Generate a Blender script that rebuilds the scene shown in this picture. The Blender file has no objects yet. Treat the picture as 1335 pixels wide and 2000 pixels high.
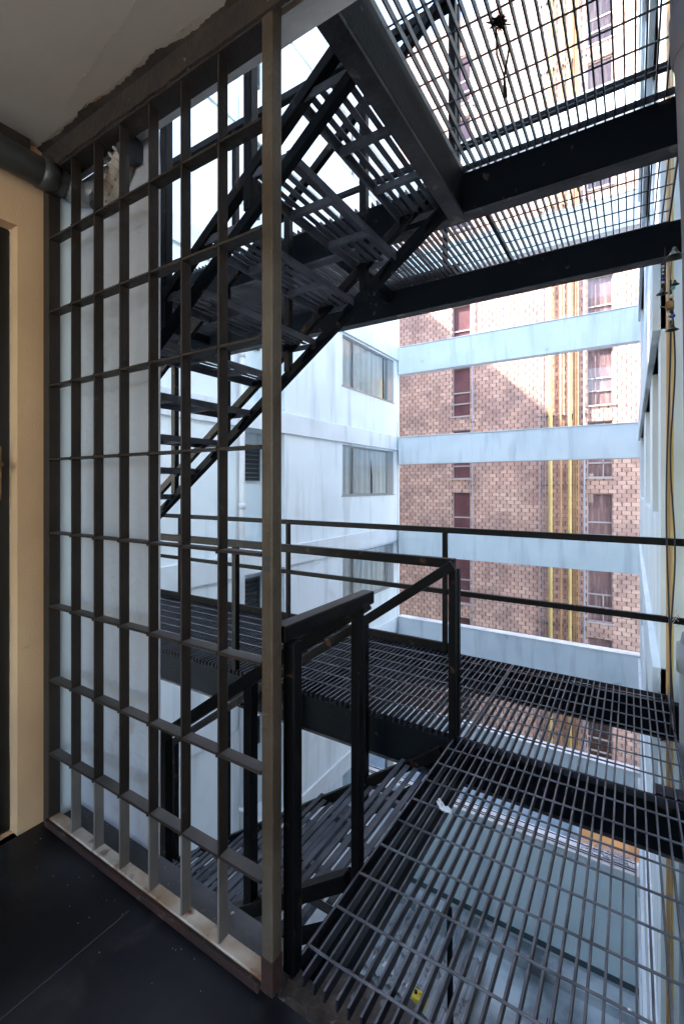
import bpy, bmesh, math, random
from mathutils import Vector, Matrix
random.seed(7)
R = math.radians
sc = bpy.context.scene
COL = sc.collection
P = 2.95                       # storey height

# ------------------------------------------------------------------ camera
cam_d = bpy.data.cameras.new('camera')
cam = bpy.data.objects.new('camera', cam_d); COL.objects.link(cam)
sc.camera = cam
TH = math.atan(566 / 897)
cam.location = (0, 0, 1.3)
cam.rotation_euler = (R(90), 0, TH)
cam_d.sensor_fit = 'HORIZONTAL'; cam_d.sensor_width = 36
cam_d.lens = 897 / 1335 * 36
cam_d.shift_x = 0.0
cam_d.shift_y = -50 / 1335
cam_d.clip_start = 0.02; cam_d.clip_end = 400

# ------------------------------------------------------------------ sky, sun, exposure
SUN_EL, SUN_AZ = R(40), R(240)
w = bpy.data.worlds.new('World'); sc.world = w; w.use_nodes = True
nt = w.node_tree; bg = nt.nodes['Background']
sky = nt.nodes.new('ShaderNodeTexSky'); sky.sky_type = 'NISHITA'; sky.sun_disc = False
sky.sun_elevation = SUN_EL; sky.sun_rotation = SUN_AZ; sky.air_density = 1.0; sky.dust_density = 0.8; sky.ozone_density = 1.0
nt.links.new(sky.outputs[0], bg.inputs[0]); bg.inputs[1].default_value = 0.15
sun_d = bpy.data.lights.new('sun', 'SUN'); sun_d.energy = 2.0; sun_d.angle = R(0.9); sun_d.color = (1.0, 0.965, 0.92)
sun = bpy.data.objects.new('sun', sun_d); COL.objects.link(sun)
sd = Vector((math.sin(SUN_AZ)*math.cos(SUN_EL), math.cos(SUN_AZ)*math.cos(SUN_EL), math.sin(SUN_EL)))
sun.rotation_euler = sd.to_track_quat('Z', 'Y').to_euler(); sun.location = (-30, -20, 30)
sc.view_settings.view_transform = 'Standard'; sc.view_settings.look = 'None'
sc.view_settings.gamma = 1; sc.view_settings.use_curve_mapping = False
sc.view_settings.exposure = 3.5
sc.render.engine = 'CYCLES'
sc.cycles.max_bounces = 10; sc.cycles.diffuse_bounces = 6; sc.cycles.glossy_bounces = 3
sc.cycles.transparent_max_bounces = 12; sc.cycles.use_denoising = True
sc.cycles.caustics_reflective = False; sc.cycles.caustics_refractive = False
sc.cycles.sample_clamp_indirect = 6

# ------------------------------------------------------------------ materials
def mat(name, base, rough=0.6, var=None, vscale=4.0, vlo=0.4, vhi=0.65, bump=0.0, bscale=40.0, metal=0.0,
        spots=None, sscale=9.0, slo=0.62, shi=0.68, streak=None, spec=0.5, detail=8.0):
    m = bpy.data.materials.new(name); m.use_nodes = True
    n = m.node_tree.nodes; l = m.node_tree.links
    b = n['Principled BSDF']
    b.inputs['Roughness'].default_value = rough; b.inputs['Metallic'].default_value = metal
    b.inputs['Specular IOR Level'].default_value = spec
    tc = n.new('ShaderNodeTexCoord')
    cur = None
    def rgb(c):
        x = n.new('ShaderNodeRGB'); x.outputs[0].default_value = (*c, 1); return x.outputs[0]
    cur = rgb(base)
    def blend(cur, colr, scale, lo, hi, dist=0.0, mp=None, strength=1.0):
        t = n.new('ShaderNodeTexNoise'); t.inputs['Scale'].default_value = scale; t.inputs['Detail'].default_value = detail
        t.inputs['Distortion'].default_value = dist
        src = tc.outputs['Object']
        if mp:
            q = n.new('ShaderNodeMapping'); q.inputs['Scale'].default_value = mp; l.new(src, q.inputs[0]); src = q.outputs[0]
        l.new(src, t.inputs['Vector'])
        r = n.new('ShaderNodeMapRange'); r.inputs[1].default_value = lo; r.inputs[2].default_value = hi
        r.inputs[4].default_value = strength
        l.new(t.outputs[0], r.inputs[0])
        mx = n.new('ShaderNodeMix'); mx.data_type = 'RGBA'
        l.new(r.outputs[0], mx.inputs[0]); l.new(cur, mx.inputs[6]); l.new(rgb(colr), mx.inputs[7])
        return mx.outputs[2]
    if var: cur = blend(cur, var, vscale, vlo, vhi)
    if streak: cur = blend(cur, streak[0], streak[1], streak[2], streak[3], 0.2, (1, 1, 0.12), streak[4] if len(streak) > 4 else 1.0)
    if spots: cur = blend(cur, spots, sscale, slo, shi, 0.3)
    l.new(cur, b.inputs['Base Color'])
    if bump:
        t = n.new('ShaderNodeTexNoise'); t.inputs['Scale'].default_value = bscale; t.inputs['Detail'].default_value = 6
        l.new(tc.outputs['Object'], t.inputs['Vector'])
        bp = n.new('ShaderNodeBump'); bp.inputs['Strength'].default_value = bump; bp.inputs['Distance'].default_value = 0.01
        l.new(t.outputs[0], bp.inputs['Height']); l.new(bp.outputs[0], b.inputs['Normal'])
    return m

M = {}
M['steel'] = mat('dark_painted_steel', (0.006, 0.0085, 0.0105), 0.6, (0.005, 0.006, 0.008), 6, bump=0.15, bscale=60, spots=(0.060, 0.045, 0.040), sscale=12, slo=0.65, shi=0.72, spec=0.05)
M['steel_rail'] = mat('dark_rail_paint', (0.0022, 0.0020, 0.0024), 0.5, (0.0014, 0.0012, 0.0015), 7, bump=0.1, bscale=80, spots=(0.050, 0.024, 0.014), sscale=13, slo=0.645, shi=0.70, spec=0.12)
M['grate'] = mat('dusty_grating_steel', (0.026, 0.026, 0.034), 0.5, (0.014, 0.014, 0.019), 8, bump=0.1, spots=(0.07, 0.06, 0.055), sscale=7, slo=0.7, shi=0.78, spec=0.25)
M['worn'] = mat('lit_worn_steel', (0.12, 0.124, 0.14), 0.45, (0.055, 0.056, 0.064), 9, spots=(0.20, 0.18, 0.17), sscale=12, slo=0.66, shi=0.74, spec=0.3)  # worn steel plus the brightness of lit tops, put into the colour
M['flange'] = mat('weathered_steel', (0.070, 0.067, 0.072), 0.6, (0.038, 0.035, 0.038), 7, bump=0.3, bscale=50, spots=(0.17, 0.14, 0.125), sscale=11, slo=0.62, shi=0.70, spec=0.12)
M['gate'] = mat('taupe_gate_paint', (0.030, 0.0225, 0.018), 0.5, (0.020, 0.0145, 0.011), 5, bump=0.25, bscale=90, spots=(0.05, 0.042, 0.035), sscale=14, slo=0.70, shi=0.74, spec=0.25)
M['lit_dust'] = mat('lit_dusty_paint', (0.105, 0.095, 0.088), 0.7, (0.07, 0.062, 0.055), 8)  # dust and light on upward faces, both mixed into the colour
M['gatefoot'] = mat('lighter_taupe', (0.155, 0.135, 0.12), 0.5, (0.105, 0.09, 0.078), 6, bump=0.25, spots=(0.06, 0.03, 0.015), sscale=14, slo=0.66, shi=0.72)  # lighter tone for the bars below the lowest cross bar
M['gatepost'] = mat('peeling_post_paint', (0.085, 0.067, 0.048), 0.5, (0.050, 0.034, 0.021), 4, bump=0.3, bscale=70, spots=(0.085, 0.032, 0.012), sscale=22, slo=0.64, shi=0.72, spec=0.25)
M['whitebar'] = mat('chipped_white_paint', (0.52, 0.46, 0.37), 0.5, (0.30, 0.20, 0.12), 7, bump=0.3, spots=(0.16, 0.045, 0.015), sscale=16, slo=0.56, shi=0.70)
M['rust'] = mat('rusty_oxide', (0.030, 0.0075, 0.003), 0.8, (0.012, 0.004, 0.002), 9, bump=0.4, spots=(0.12, 0.09, 0.065), sscale=14, slo=0.60, shi=0.72)
M['plaster'] = mat('white_plaster', (0.70, 0.765, 0.785), 0.85, (0.645, 0.71, 0.73), 0.8, bump=0.15, bscale=18, streak=((0.40, 0.44, 0.45), 3.0, 0.53, 0.75, 0.65), spots=(0.58, 0.59, 0.60), sscale=0.9, slo=0.62, shi=0.78)
M['band'] = mat('stained_white_band', (0.66, 0.71, 0.725), 0.85, (0.59, 0.63, 0.64), 1.2, bump=0.2, bscale=14, streak=((0.42, 0.41, 0.40), 4.0, 0.55, 0.75, 0.5))
M['beam'] = mat('pale_blue_plaster', (0.69, 0.74, 0.745), 0.85, (0.62, 0.675, 0.685), 1.1, bump=0.25, bscale=14, streak=((0.45, 0.50, 0.51), 4.0, 0.51, 0.73, 0.75), spots=(0.40, 0.47, 0.52), sscale=2.2, slo=0.68, shi=0.76)
M['beamtop'] = mat('white_beam_capping', (0.75, 0.75, 0.74), 0.85, (0.55, 0.55, 0.54), 2, bump=0.2)
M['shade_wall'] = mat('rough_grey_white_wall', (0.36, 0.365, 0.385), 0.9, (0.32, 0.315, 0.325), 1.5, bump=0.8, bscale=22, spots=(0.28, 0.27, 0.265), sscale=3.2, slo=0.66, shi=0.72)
M['soffit'] = mat('raw_concrete_soffit', (0.78, 0.77, 0.75), 0.9, (0.60, 0.585, 0.56), 6, bump=0.7, bscale=30)
M['cream'] = mat('lamplit_cream_paint', (0.60, 0.375, 0.20), 0.8, (0.51, 0.31, 0.16), 2, bump=0.2, bscale=160, streak=((0.40,0.25,0.13), 5, 0.55, 0.72, 0.5), spots=(0.46, 0.33, 0.21), sscale=9, slo=0.70, shi=0.74)  # cream paint with warm indoor lamplight put into its base colour
M['ceiling'] = mat('grey_ceiling_paint', (0.42, 0.355, 0.285), 0.85, (0.37, 0.305, 0.24), 1.5, bump=0.12, bscale=25, spots=(0.30, 0.25, 0.19), sscale=2.2, slo=0.64, shi=0.75)
M['peel'] = mat('peeled_plaster', (0.62, 0.52, 0.38), 0.9, (0.50, 0.38, 0.24), 8, bump=0.6)
M['peelthin'] = mat('lifted_paint_edge', (0.56, 0.50, 0.42), 0.9)
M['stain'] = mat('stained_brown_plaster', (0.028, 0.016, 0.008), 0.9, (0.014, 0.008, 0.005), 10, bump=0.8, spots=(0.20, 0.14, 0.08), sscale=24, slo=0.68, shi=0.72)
M['slate'] = mat('dark_slate_tile', (0.005, 0.006, 0.008), 0.42, (0.030, 0.030, 0.034), 2.6, 0.42, 0.72, bump=0.12, bscale=12, spots=(0.034, 0.030, 0.030), sscale=7, slo=0.62, shi=0.75, spec=0.3)
M['grout'] = mat('tile_grout', (0.035, 0.035, 0.038), 0.9)
M['ledge'] = mat('dusty_dark_concrete', (0.075, 0.08, 0.088), 0.8, (0.11, 0.11, 0.115), 5, bump=0.4, spots=(0.20, 0.19, 0.18), sscale=22, slo=0.72, shi=0.76)
M['rubble'] = mat('rough_concrete', (0.16, 0.14, 0.125), 0.95, (0.08, 0.07, 0.065), 12, bump=1.0, bscale=25, spots=(0.34, 0.32, 0.30), sscale=30, slo=0.66, shi=0.70)
M['frame'] = mat('aluminium_frame', (0.30, 0.32, 0.33), 0.4, metal=0.4)
M['darkframe'] = mat('dark_window_frame', (0.09, 0.10, 0.11), 0.5)
M['whiteframe'] = mat('pinkish_white_frame', (0.46, 0.38, 0.355), 0.6)
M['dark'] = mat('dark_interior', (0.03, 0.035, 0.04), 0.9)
M['curtain'] = mat('pale_curtain', (0.88, 0.89, 0.87), 0.9, (0.80, 0.82, 0.80), 2.5)
M['red_blind'] = mat('maroon_blind', (0.13, 0.035, 0.04), 0.75, (0.20, 0.07, 0.07), 1.2)
M['grey_blind'] = mat('mauve_blind', (0.25, 0.13, 0.115), 0.75, (0.16, 0.085, 0.085), 1.0, streak=((0.34, 0.20, 0.17), 9.0, 0.5, 0.6))
M['yellow'] = mat('yellow_pipe_paint', (0.74, 0.54, 0.21), 0.45, (0.64, 0.44, 0.16), 1.5)
M['orange'] = mat('orange_pipe_paint', (0.62, 0.36, 0.20), 0.5, (0.52, 0.29, 0.15), 2)
M['ochre'] = mat('ochre_pipe_paint', (0.46, 0.26, 0.09), 0.5, (0.34, 0.18, 0.07), 2)
M['lilac'] = mat('pale_conduit', (0.42, 0.40, 0.45), 0.6)
M['pvc'] = mat('grey_pvc', (0.30, 0.32, 0.35), 0.45, (0.25, 0.26, 0.28), 2, bump=0.05)
M['whitepipe'] = mat('white_pvc', (0.72, 0.73, 0.74), 0.5, (0.6, 0.61, 0.62), 1.5)
M['column'] = mat('grey_brown_column', (0.27, 0.25, 0.25), 0.7, (0.21, 0.195, 0.20), 2, bump=0.3, bscale=30)
M['oldpipe'] = mat('worn_teal_pipe', (0.045, 0.052, 0.052), 0.4, (0.028, 0.026, 0.022), 5, bump=0.2, spots=(0.45, 0.40, 0.30), sscale=6, slo=0.69, shi=0.71)
M['wrap'] = mat('pipe_lagging', (0.36, 0.32, 0.27), 0.9, (0.12, 0.06, 0.03), 9, bump=0.8, bscale=30)
M['brass'] = mat('aged_brass', (0.32, 0.18, 0.06), 0.4, (0.12, 0.08, 0.04), 20, metal=0.7)
M['bellm'] = mat('dark_bronze', (0.05, 0.045, 0.035), 0.35, (0.09, 0.09, 0.05), 30, metal=0.6)
M['blue_bead'] = mat('blue_glass_bead', (0.02, 0.03, 0.35), 0.1)
M['clear_bead'] = mat('pale_glass_bead', (0.55, 0.62, 0.68), 0.1)
M['teal_bead'] = mat('teal_glass_bead', (0.10, 0.35, 0.40), 0.15)
M['cable'] = mat('black_cable', (0.02, 0.02, 0.025), 0.6)
M['wire'] = mat('steel_wire', (0.45, 0.43, 0.42), 0.4, metal=0.5)
M['rag'] = mat('white_cloth', (0.75, 0.75, 0.76), 0.9, bump=0.5)
M['plant'] = mat('dry_plant', (0.03, 0.025, 0.018), 0.9)
M['court'] = mat('stained_concrete_court', (0.62, 0.67, 0.68), 0.85, (0.13, 0.15, 0.16), 0.7, bump=0.3, spots=(0.55, 0.57, 0.57), sscale=2.2, slo=0.6, shi=0.75)
M['sheet'] = mat('galvanised_sheet', (0.42, 0.46, 0.48), 0.4, (0.25, 0.27, 0.28), 1.6, metal=0.3, streak=((0.15, 0.15, 0.15), 5, 0.55, 0.62))
M['whitepl'] = mat('white_plank_paint', (0.75, 0.75, 0.74), 0.7)
M['yellowpl'] = mat('yellow_plastic', (0.75, 0.55, 0.03), 0.4)
M['roof_orange'] = mat('orange_roof_coating', (0.62, 0.30, 0.10), 0.8, (0.52, 0.23, 0.07), 1.5, bump=0.2, spots=(0.40, 0.18, 0.07), sscale=1.2, slo=0.62, shi=0.72)
M['roof_pink'] = mat('pink_parapet', (0.50, 0.27, 0.23), 0.85, (0.42, 0.22, 0.19), 2)
M['roof_blue'] = mat('blue_grey_roof', (0.28, 0.36, 0.40), 0.8, (0.22, 0.28, 0.31), 2)
M['acwhite'] = mat('appliance_white', (0.62, 0.62, 0.60), 0.5)

def glass():
    m = bpy.data.materials.new('window_glass'); m.use_nodes = True
    n = m.node_tree.nodes; l = m.node_tree.links
    n.remove(n['Principled BSDF'])
    t = n.new('ShaderNodeBsdfTransparent'); t.inputs[0].default_value = (0.98, 1.0, 1.0, 1)
    g = n.new('ShaderNodeBsdfGlossy'); g.inputs['Roughness'].default_value = 0.03
    f = n.new('ShaderNodeFresnel'); f.inputs[0].default_value = 1.5
    mx = n.new('ShaderNodeMixShader')
    l.new(f.outputs[0], mx.inputs[0]); l.new(t.outputs[0], mx.inputs[1]); l.new(g.outputs[0], mx.inputs[2])
    l.new(mx.outputs[0], n['Material Output'].inputs[0])
    return m
M['glass'] = glass()

def brickmat():
    m = bpy.data.materials.new('pink_brick'); m.use_nodes = True
    n = m.node_tree.nodes; l = m.node_tree.links; b = n['Principled BSDF']; b.inputs['Roughness'].default_value = 0.9
    tc = n.new('ShaderNodeTexCoord'); sp = n.new('ShaderNodeSeparateXYZ'); l.new(tc.outputs['Object'], sp.inputs[0])
    cb = n.new('ShaderNodeCombineXYZ'); l.new(sp.outputs[0], cb.inputs[0]); l.new(sp.outputs[2], cb.inputs[1])
    # slight waviness so that the joints are not ruler-straight
    nz = n.new('ShaderNodeTexNoise'); nz.inputs['Scale'].default_value = 2.6; l.new(cb.outputs[0], nz.inputs['Vector'])
    vm = n.new('ShaderNodeVectorMath'); vm.operation = 'MULTIPLY_ADD'; vm.inputs[1].default_value = (0.05, 0.03, 0); 
    l.new(nz.outputs['Color'], vm.inputs[0]); l.new(cb.outputs[0], vm.inputs[2])
    def brick(c1, c2, mo, ms, wd, ht):
        t = n.new('ShaderNodeTexBrick'); l.new(vm.outputs[0], t.inputs[0])
        t.inputs['Color1'].default_value = (*c1, 1); t.inputs['Color2'].default_value = (*c2, 1); t.inputs['Mortar'].default_value = (*mo, 1)
        t.inputs['Scale'].default_value = 1; t.inputs['Mortar Size'].default_value = ms; t.inputs['Mortar Smooth'].default_value = 0.3
        t.inputs['Brick Width'].default_value = wd; t.inputs['Row Height'].default_value = ht; t.inputs['Bias'].default_value = 0.0
        return t
    a = brick((0.69, 0.44, 0.325), (0.50, 0.29, 0.215), (0.34, 0.20, 0.16), 0.010, 0.315, 0.172)
    # vertical joints are deeper and darker: narrow dark slots
    sx = n.new('ShaderNodeTexNoise'); sx.inputs['Scale'].default_value = 0.7; sx.inputs['Detail'].default_value = 9
    l.new(tc.outputs['Object'], sx.inputs['Vector'])
    r = n.new('ShaderNodeMapRange'); r.inputs[1].default_value = 0.46; r.inputs[2].default_value = 0.68; r.inputs[4].default_value = 0.65
    l.new(sx.outputs[0], r.inputs[0])
    mx = n.new('ShaderNodeMix'); mx.data_type = 'RGBA'; mx.inputs[7].default_value = (0.23, 0.15, 0.135, 1)
    l.new(r.outputs[0], mx.inputs[0]); l.new(a.outputs[0], mx.inputs[6])
    s2 = n.new('ShaderNodeTexNoise'); s2.inputs['Scale'].default_value = 3.5; s2.inputs['Detail'].default_value = 6
    l.new(vm.outputs[0], s2.inputs['Vector'])
    r2 = n.new('ShaderNodeMapRange'); r2.inputs[1].default_value = 0.56; r2.inputs[2].default_value = 0.70; r2.inputs[4].default_value = 0.6
    l.new(s2.outputs[0], r2.inputs[0])
    m2 = n.new('ShaderNodeMix'); m2.data_type = 'RGBA'; m2.inputs[7].default_value = (0.22, 0.13, 0.115, 1)
    l.new(r2.outputs[0], m2.inputs[0]); l.new(mx.outputs[2], m2.inputs[6])
    def math_(op, a_, b_=None):
        q = n.new('ShaderNodeMath'); q.operation = op
        for i_, v_ in enumerate((a_, b_)):
            if v_ is None: continue
            if isinstance(v_, (int, float)): q.inputs[i_].default_value = v_
            else: l.new(v_, q.inputs[i_])
        return q.outputs[0]
    s3 = n.new('ShaderNodeSeparateXYZ'); l.new(vm.outputs[0], s3.inputs[0])
    row = math_('FLOOR', math_('DIVIDE', s3.outputs[1], 0.172))
    off = math_('MULTIPLY', math_('SUBTRACT', 1.0, math_('FLOORED_MODULO', row, 2.0)), 0.5)
    fx = math_('FRACT', math_('ADD', math_('DIVIDE', s3.outputs[0], 0.315), math_('ADD', off, 0.0)))
    near = math_('MINIMUM', fx, math_('SUBTRACT', 1.0, fx))
    jn = n.new('ShaderNodeTexNoise'); jn.inputs['Scale'].default_value = 5.0; jn.inputs['Detail'].default_value = 2; l.new(vm.outputs[0], jn.inputs['Vector'])
    jw = math_('MULTIPLY', math_('SUBTRACT', jn.outputs[0], 0.23), 0.27)
    jm = math_('MULTIPLY', math_('LESS_THAN', near, jw), 0.72)
    m3 = n.new('ShaderNodeMix'); m3.data_type = 'RGBA'; m3.inputs[7].default_value = (0.10, 0.055, 0.05, 1)
    l.new(jm, m3.inputs[0]); l.new(m2.outputs[2], m3.inputs[6])
    l.new(m3.outputs[2], b.inputs['Base Color'])
    bp = n.new('ShaderNodeBump'); bp.inputs['Strength'].default_value = 0.15; bp.inputs['Distance'].default_value = 0.01; bp.invert = True
    l.new(a.outputs['Fac'], bp.inputs['Height']); l.new(bp.outputs[0], b.inputs['Normal'])
    return m
M['brick'] = brickmat()

# ------------------------------------------------------------------ helpers
class MB:
    def __init__(s): s.bm = bmesh.new()
    def quad(s, pts):
        s.bm.faces.new([s.bm.verts.new(p) for p in pts])
    def box(s, x0, y0, z0, x1, y1, z1):
        v = [s.bm.verts.new(p) for p in ((x0,y0,z0),(x1,y0,z0),(x1,y1,z0),(x0,y1,z0),(x0,y0,z1),(x1,y0,z1),(x1,y1,z1),(x0,y1,z1))]
        for f in ((3,2,1,0),(4,5,6,7),(0,1,5,4),(1,2,6,5),(2,3,7,6),(3,0,4,7)): s.bm.faces.new([v[i] for i in f])
        return s
    def bar(s, p, q, w, h, up=(0,0,1)):
        p = Vector(p); q = Vector(q); d = (q - p).normalized(); up = Vector(up)
        a = d.cross(up).normalized() * (w/2); b = a.cross(d).normalized() * (h/2)
        v = [s.bm.verts.new(c + i*a + j*b) for c in (p, q) for i, j in ((-1,-1),(1,-1),(1,1),(-1,1))]
        for f in ((0,1,2,3),(7,6,5,4),(0,4,5,1),(1,5,6,2),(2,6,7,3),(3,7,4,0)): s.bm.faces.new([v[i] for i in f])
        return s
    def tube(s, pts, r, n=12, cap=True):
        pts = [Vector(p) for p in pts]; rings = []
        rr = r if isinstance(r, (list, tuple)) else [r]*len(pts)
        u = None
        for i, p in enumerate(pts):
            t = (pts[min(i+1, len(pts)-1)] - pts[max(i-1, 0)]).normalized()
            if u is None: u = t.orthogonal().normalized()
            u = (u - t*u.dot(t)).normalized(); v = t.cross(u)
            rings.append([s.bm.verts.new(p + rr[i]*(math.cos(k*2*math.pi/n)*u + math.sin(k*2*math.pi/n)*v)) for k in range(n)])
        for a, b in zip(rings, rings[1:]):
            for k in range(n): s.bm.faces.new((a[k], a[(k+1)%n], b[(k+1)%n], b[k]))
        if cap: s.bm.faces.new(rings[0][::-1]); s.bm.faces.new(rings[-1])
        return s
    def lathe(s, c, prof, n=20):
        c = Vector(c); rings = [[s.bm.verts.new(c + Vector((r*math.cos(k*2*math.pi/n), r*math.sin(k*2*math.pi/n), z))) for k in range(n)] for r, z in prof]
        for a, b in zip(rings, rings[1:]):
            for k in range(n): s.bm.faces.new((a[k], a[(k+1)%n], b[(k+1)%n], b[k]))
        return s
    def ball(s, c, r, n=10):
        return s.lathe(c, [(r*math.sin(math.pi*i/n)+1e-5, -r*math.cos(math.pi*i/n)) for i in range(n+1)], n)
    def build(s, name, m, parent=None, bevel=0, smooth=False, loc=None):
        me = bpy.data.meshes.new(name); bmesh.ops.recalc_face_normals(s.bm, faces=s.bm.faces)
        if smooth:
            for f in s.bm.faces: f.smooth = True
        s.bm.to_mesh(me); s.bm.free(); me.materials.append(M[m] if isinstance(m, str) else m)
        o = bpy.data.objects.new(name, me); COL.objects.link(o)
        if parent: o.parent = parent
        if bevel:
            b = o.modifiers.new('bevel', 'BEVEL'); b.width = bevel; b.segments = 2; b.limit_method = 'ANGLE'
        return o
def tag(o, label=None, cat=None, group=None, kind=None):
    if label: o['label'] = label
    if cat: o['category'] = cat
    if group: o['group'] = group
    if kind: o['kind'] = kind
    return o
def empty(name, label, cat, group=None, loc=(0,0,0)):
    o = bpy.data.objects.new(name, None); o.empty_display_size = 0.2; COL.objects.link(o); o.location = loc
    return tag(o, label, cat, group)
def copy_tree(o, parent=None):
    c = o.copy(); COL.objects.link(c)
    if parent: c.parent = parent
    for ch in o.children: copy_tree(ch, c)
    return c
def box(name, m, b, parent=None, bevel=0): return MB().box(*b).build(name, m, parent, bevel)

# wall facing +x / -x / -y with rectangular holes; holes: (a0, z0, a1, z1, depth)
def wall(mb, axis, c, sgn, a0, z0, a1, z1, holes):
    """axis 'x': plane x=c, runs along y, reveals go to -sgn*x. axis 'y': plane y=c, runs along x."""
    A = sorted({a0, a1, *[h[0] for h in holes], *[h[2] for h in holes]}); Z = sorted({z0, z1, *[h[1] for h in holes], *[h[3] for h in holes]})
    A = [a for a in A if a0 <= a <= a1]; Z = [z for z in Z if z0 <= z <= z1]
    pt = (lambda a, z, d=0: (c - sgn*d, a, z)) if axis == 'x' else (lambda a, z, d=0: (a, c - sgn*d, z))
    for i in range(len(A)-1):
        for j in range(len(Z)-1):
            ma, mz = (A[i]+A[i+1])/2, (Z[j]+Z[j+1])/2
            if any(h[0] < ma < h[2] and h[1] < mz < h[3] for h in holes): continue
            mb.quad([pt(A[i], Z[j]), pt(A[i+1], Z[j]), pt(A[i+1], Z[j+1]), pt(A[i], Z[j+1])])
    for h0, hz0, h1, hz1, d in holes:
        for (p, q) in (((h0,hz0),(h1,hz0)), ((h1,hz0),(h1,hz1)), ((h1,hz1),(h0,hz1)), ((h0,hz1),(h0,hz0))):
            mb.quad([pt(*p), pt(*q), pt(*q, d), pt(*p, d)])
    return mb

# ================================================================== SETTING: ground
GZ = -11.6
g = MB(); g.quad([(-150,-150,GZ-2),(150,-150,GZ-2),(150,150,GZ-2),(-150,150,GZ-2)]); tag(g.build('ground', 'court'), kind='structure')
c = MB().box(-6.5, -2, GZ-.3, 0.15, 13.2, GZ); tag(c.build('courtyard_floor', 'court'), kind='structure')

# ================================================================== LEFT WHITE BUILDING
XL = -6.53
lb = empty('apartment_building', 'white rendered apartment block with curtained sliding windows, left of the courtyard', 'building', loc=(XL, 8, GZ))
lb.location = (0,0,0)
floors = range(-5, 6)
T_L = 15.5
holes = []
for k in floors:
    z = k*P
    if z + 2.42 > T_L or z < GZ: continue
    holes.append((10.37, z+1.05, 13.49, z+2.42, 0.10))
    holes.append((6.68, z+0.02, 7.95, z+2.48, 0.62))
m = MB(); wall(m, 'x', XL, 1, 1.2, GZ-.3, 13.9, T_L, holes)
m.quad([(XL,13.9,GZ-.3),(-9.6,13.9,GZ-.3),(-9.6,13.9,T_L),(XL,13.9,T_L)])
m.quad([(XL,1.2,T_L),(XL,13.9,T_L),(-14,13.9,T_L),(-14,1.2,T_L)])
m.quad([(-9.6,13.9,GZ-.3),(-14,13.9,GZ-.3),(-14,13.9,T_L),(-9.6,13.9,T_L)])
m.quad([(-14,1.2,GZ-.3),(-14,13.9,GZ-.3),(-14,13.9,T_L),(-14,1.2,T_L)])
m.quad([(XL-.62,6.6,GZ-.3),(XL-.62,8.0,GZ-.3),(XL-.62,8.0,T_L),(XL-.62,6.6,T_L)])
m.build('wall', 'plaster', lb)
m = MB()
for k in floors:
    z = k*P
    if z+2.93 < T_L and z > GZ-2: m.box(XL-.05, 1.2, z+2.48, XL+.055, 13.93, z+2.93)
m.build('floor_band', 'band', lb, bevel=0.006)
def curtain_mesh(mb, x, y0, y1, z0, z1, amp=0.03, seed=0, gap=None):
    rnd = random.Random(seed); ny = int((y1-y0)/0.02); ph = 0
    prev = None
    for i in range(ny+1):
        y = y0 + (y1-y0)*i/ny; ph += rnd.uniform(0.25, 0.6)
        xo = x + amp*math.sin(ph) + rnd.uniform(-.004, .004)
        if gap and gap[0] < y < gap[1]: prev = None; continue
        yy = y
        a = mb.bm.verts.new((xo, yy, z0)); b = mb.bm.verts.new((xo*1 + 0, yy, z1))
        if prev: mb.bm.faces.new((prev[0], a, b, prev[1]))
        prev = (a, b)
for k in floors:
    z = k*P
    if z+2.42 > T_L or z < -9.5: continue
    z0, z1 = z+1.05, z+2.42
    f = MB(); x0, x1 = XL-.09, XL-.05
    f.box(x0,10.37,z0,x1,13.49,z0+.04).box(x0,10.37,z1-.04,x1,13.49,z1).box(x0,10.37,z0+.04,x1,10.41,z1-.04).box(x0,13.10,z0+.04,x1+.02,13.49,z1-.04).box(x0,11.00,z0+.04,x1+.01,11.05,z1-.04)
    wf = f.build('window', 'frame', lb)
    p = MB(); p.quad([(XL-.075,10.41,z0+.04),(XL-.075,13.10,z0+.04),(XL-.075,13.10,z1-.04),(XL-.075,10.41,z1-.04)]); p.build('pane', 'glass', wf)
    cu = MB(); curtain_mesh(cu, XL-.13, 10.40, 13.1, z0, z1, seed=k, gap={0:(12.15,12.32), -1:(11.05,11.16), 1:(12.96,13.05)}.get(k))
    if k == 0:   # the swept-aside edge of the curtain
        cu.quad([(XL-.15,12.15,z1),(XL-.13,12.35,z1),(XL-.13,12.48,z0+.35),(XL-.15,12.40,z0+.2)])
    cu.build('curtain', 'curtain', wf)
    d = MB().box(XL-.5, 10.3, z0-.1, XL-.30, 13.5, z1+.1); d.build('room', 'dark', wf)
    s = MB().box(XL-.04,10.33,z0-.03,XL+.012,13.53,z0+.001); s.build('sill', 'frame', wf)
    # small dark louvred window in the light-well recess
    yb0, yb1 = 7.15, 7.75
    f = MB()
    for q in range(7): f.bar((XL-.60, yb0, z+1.5+q*.10), (XL-.60, yb1, z+1.5+q*.10), 0.05, 0.012, (0.6,0,1))
    f.box(XL-.62, yb0-.03, z+1.42, XL-.56, yb0, z+2.22).box(XL-.62, yb1, z+1.42, XL-.56, yb1+.03, z+2.22).box(XL-.62,yb0,z+1.42,XL-.56,yb1,z+1.45).box(XL-.62,yb0,z+2.19,XL-.56,yb1,z+2.22)
    lw = f.build('louvre_window', 'darkframe', lb)
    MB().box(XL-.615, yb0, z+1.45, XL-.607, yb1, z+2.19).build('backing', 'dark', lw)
dp = empty('drainpipe', 'white plastic drainpipe running down the white apartment block', 'pipe')
m = MB(); m.tube([(XL+.12,6.52,GZ),(XL+.12,6.52,T_L)], 0.055, 14); m.build('pipe', 'whitepipe', dp, smooth=True)
m = MB()
for k in floors:
    if GZ < k*P+.9 < T_L: m.tube([(XL+.12,6.52,k*P+.86),(XL+.12,6.52,k*P+.98)], 0.066, 14)
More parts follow.
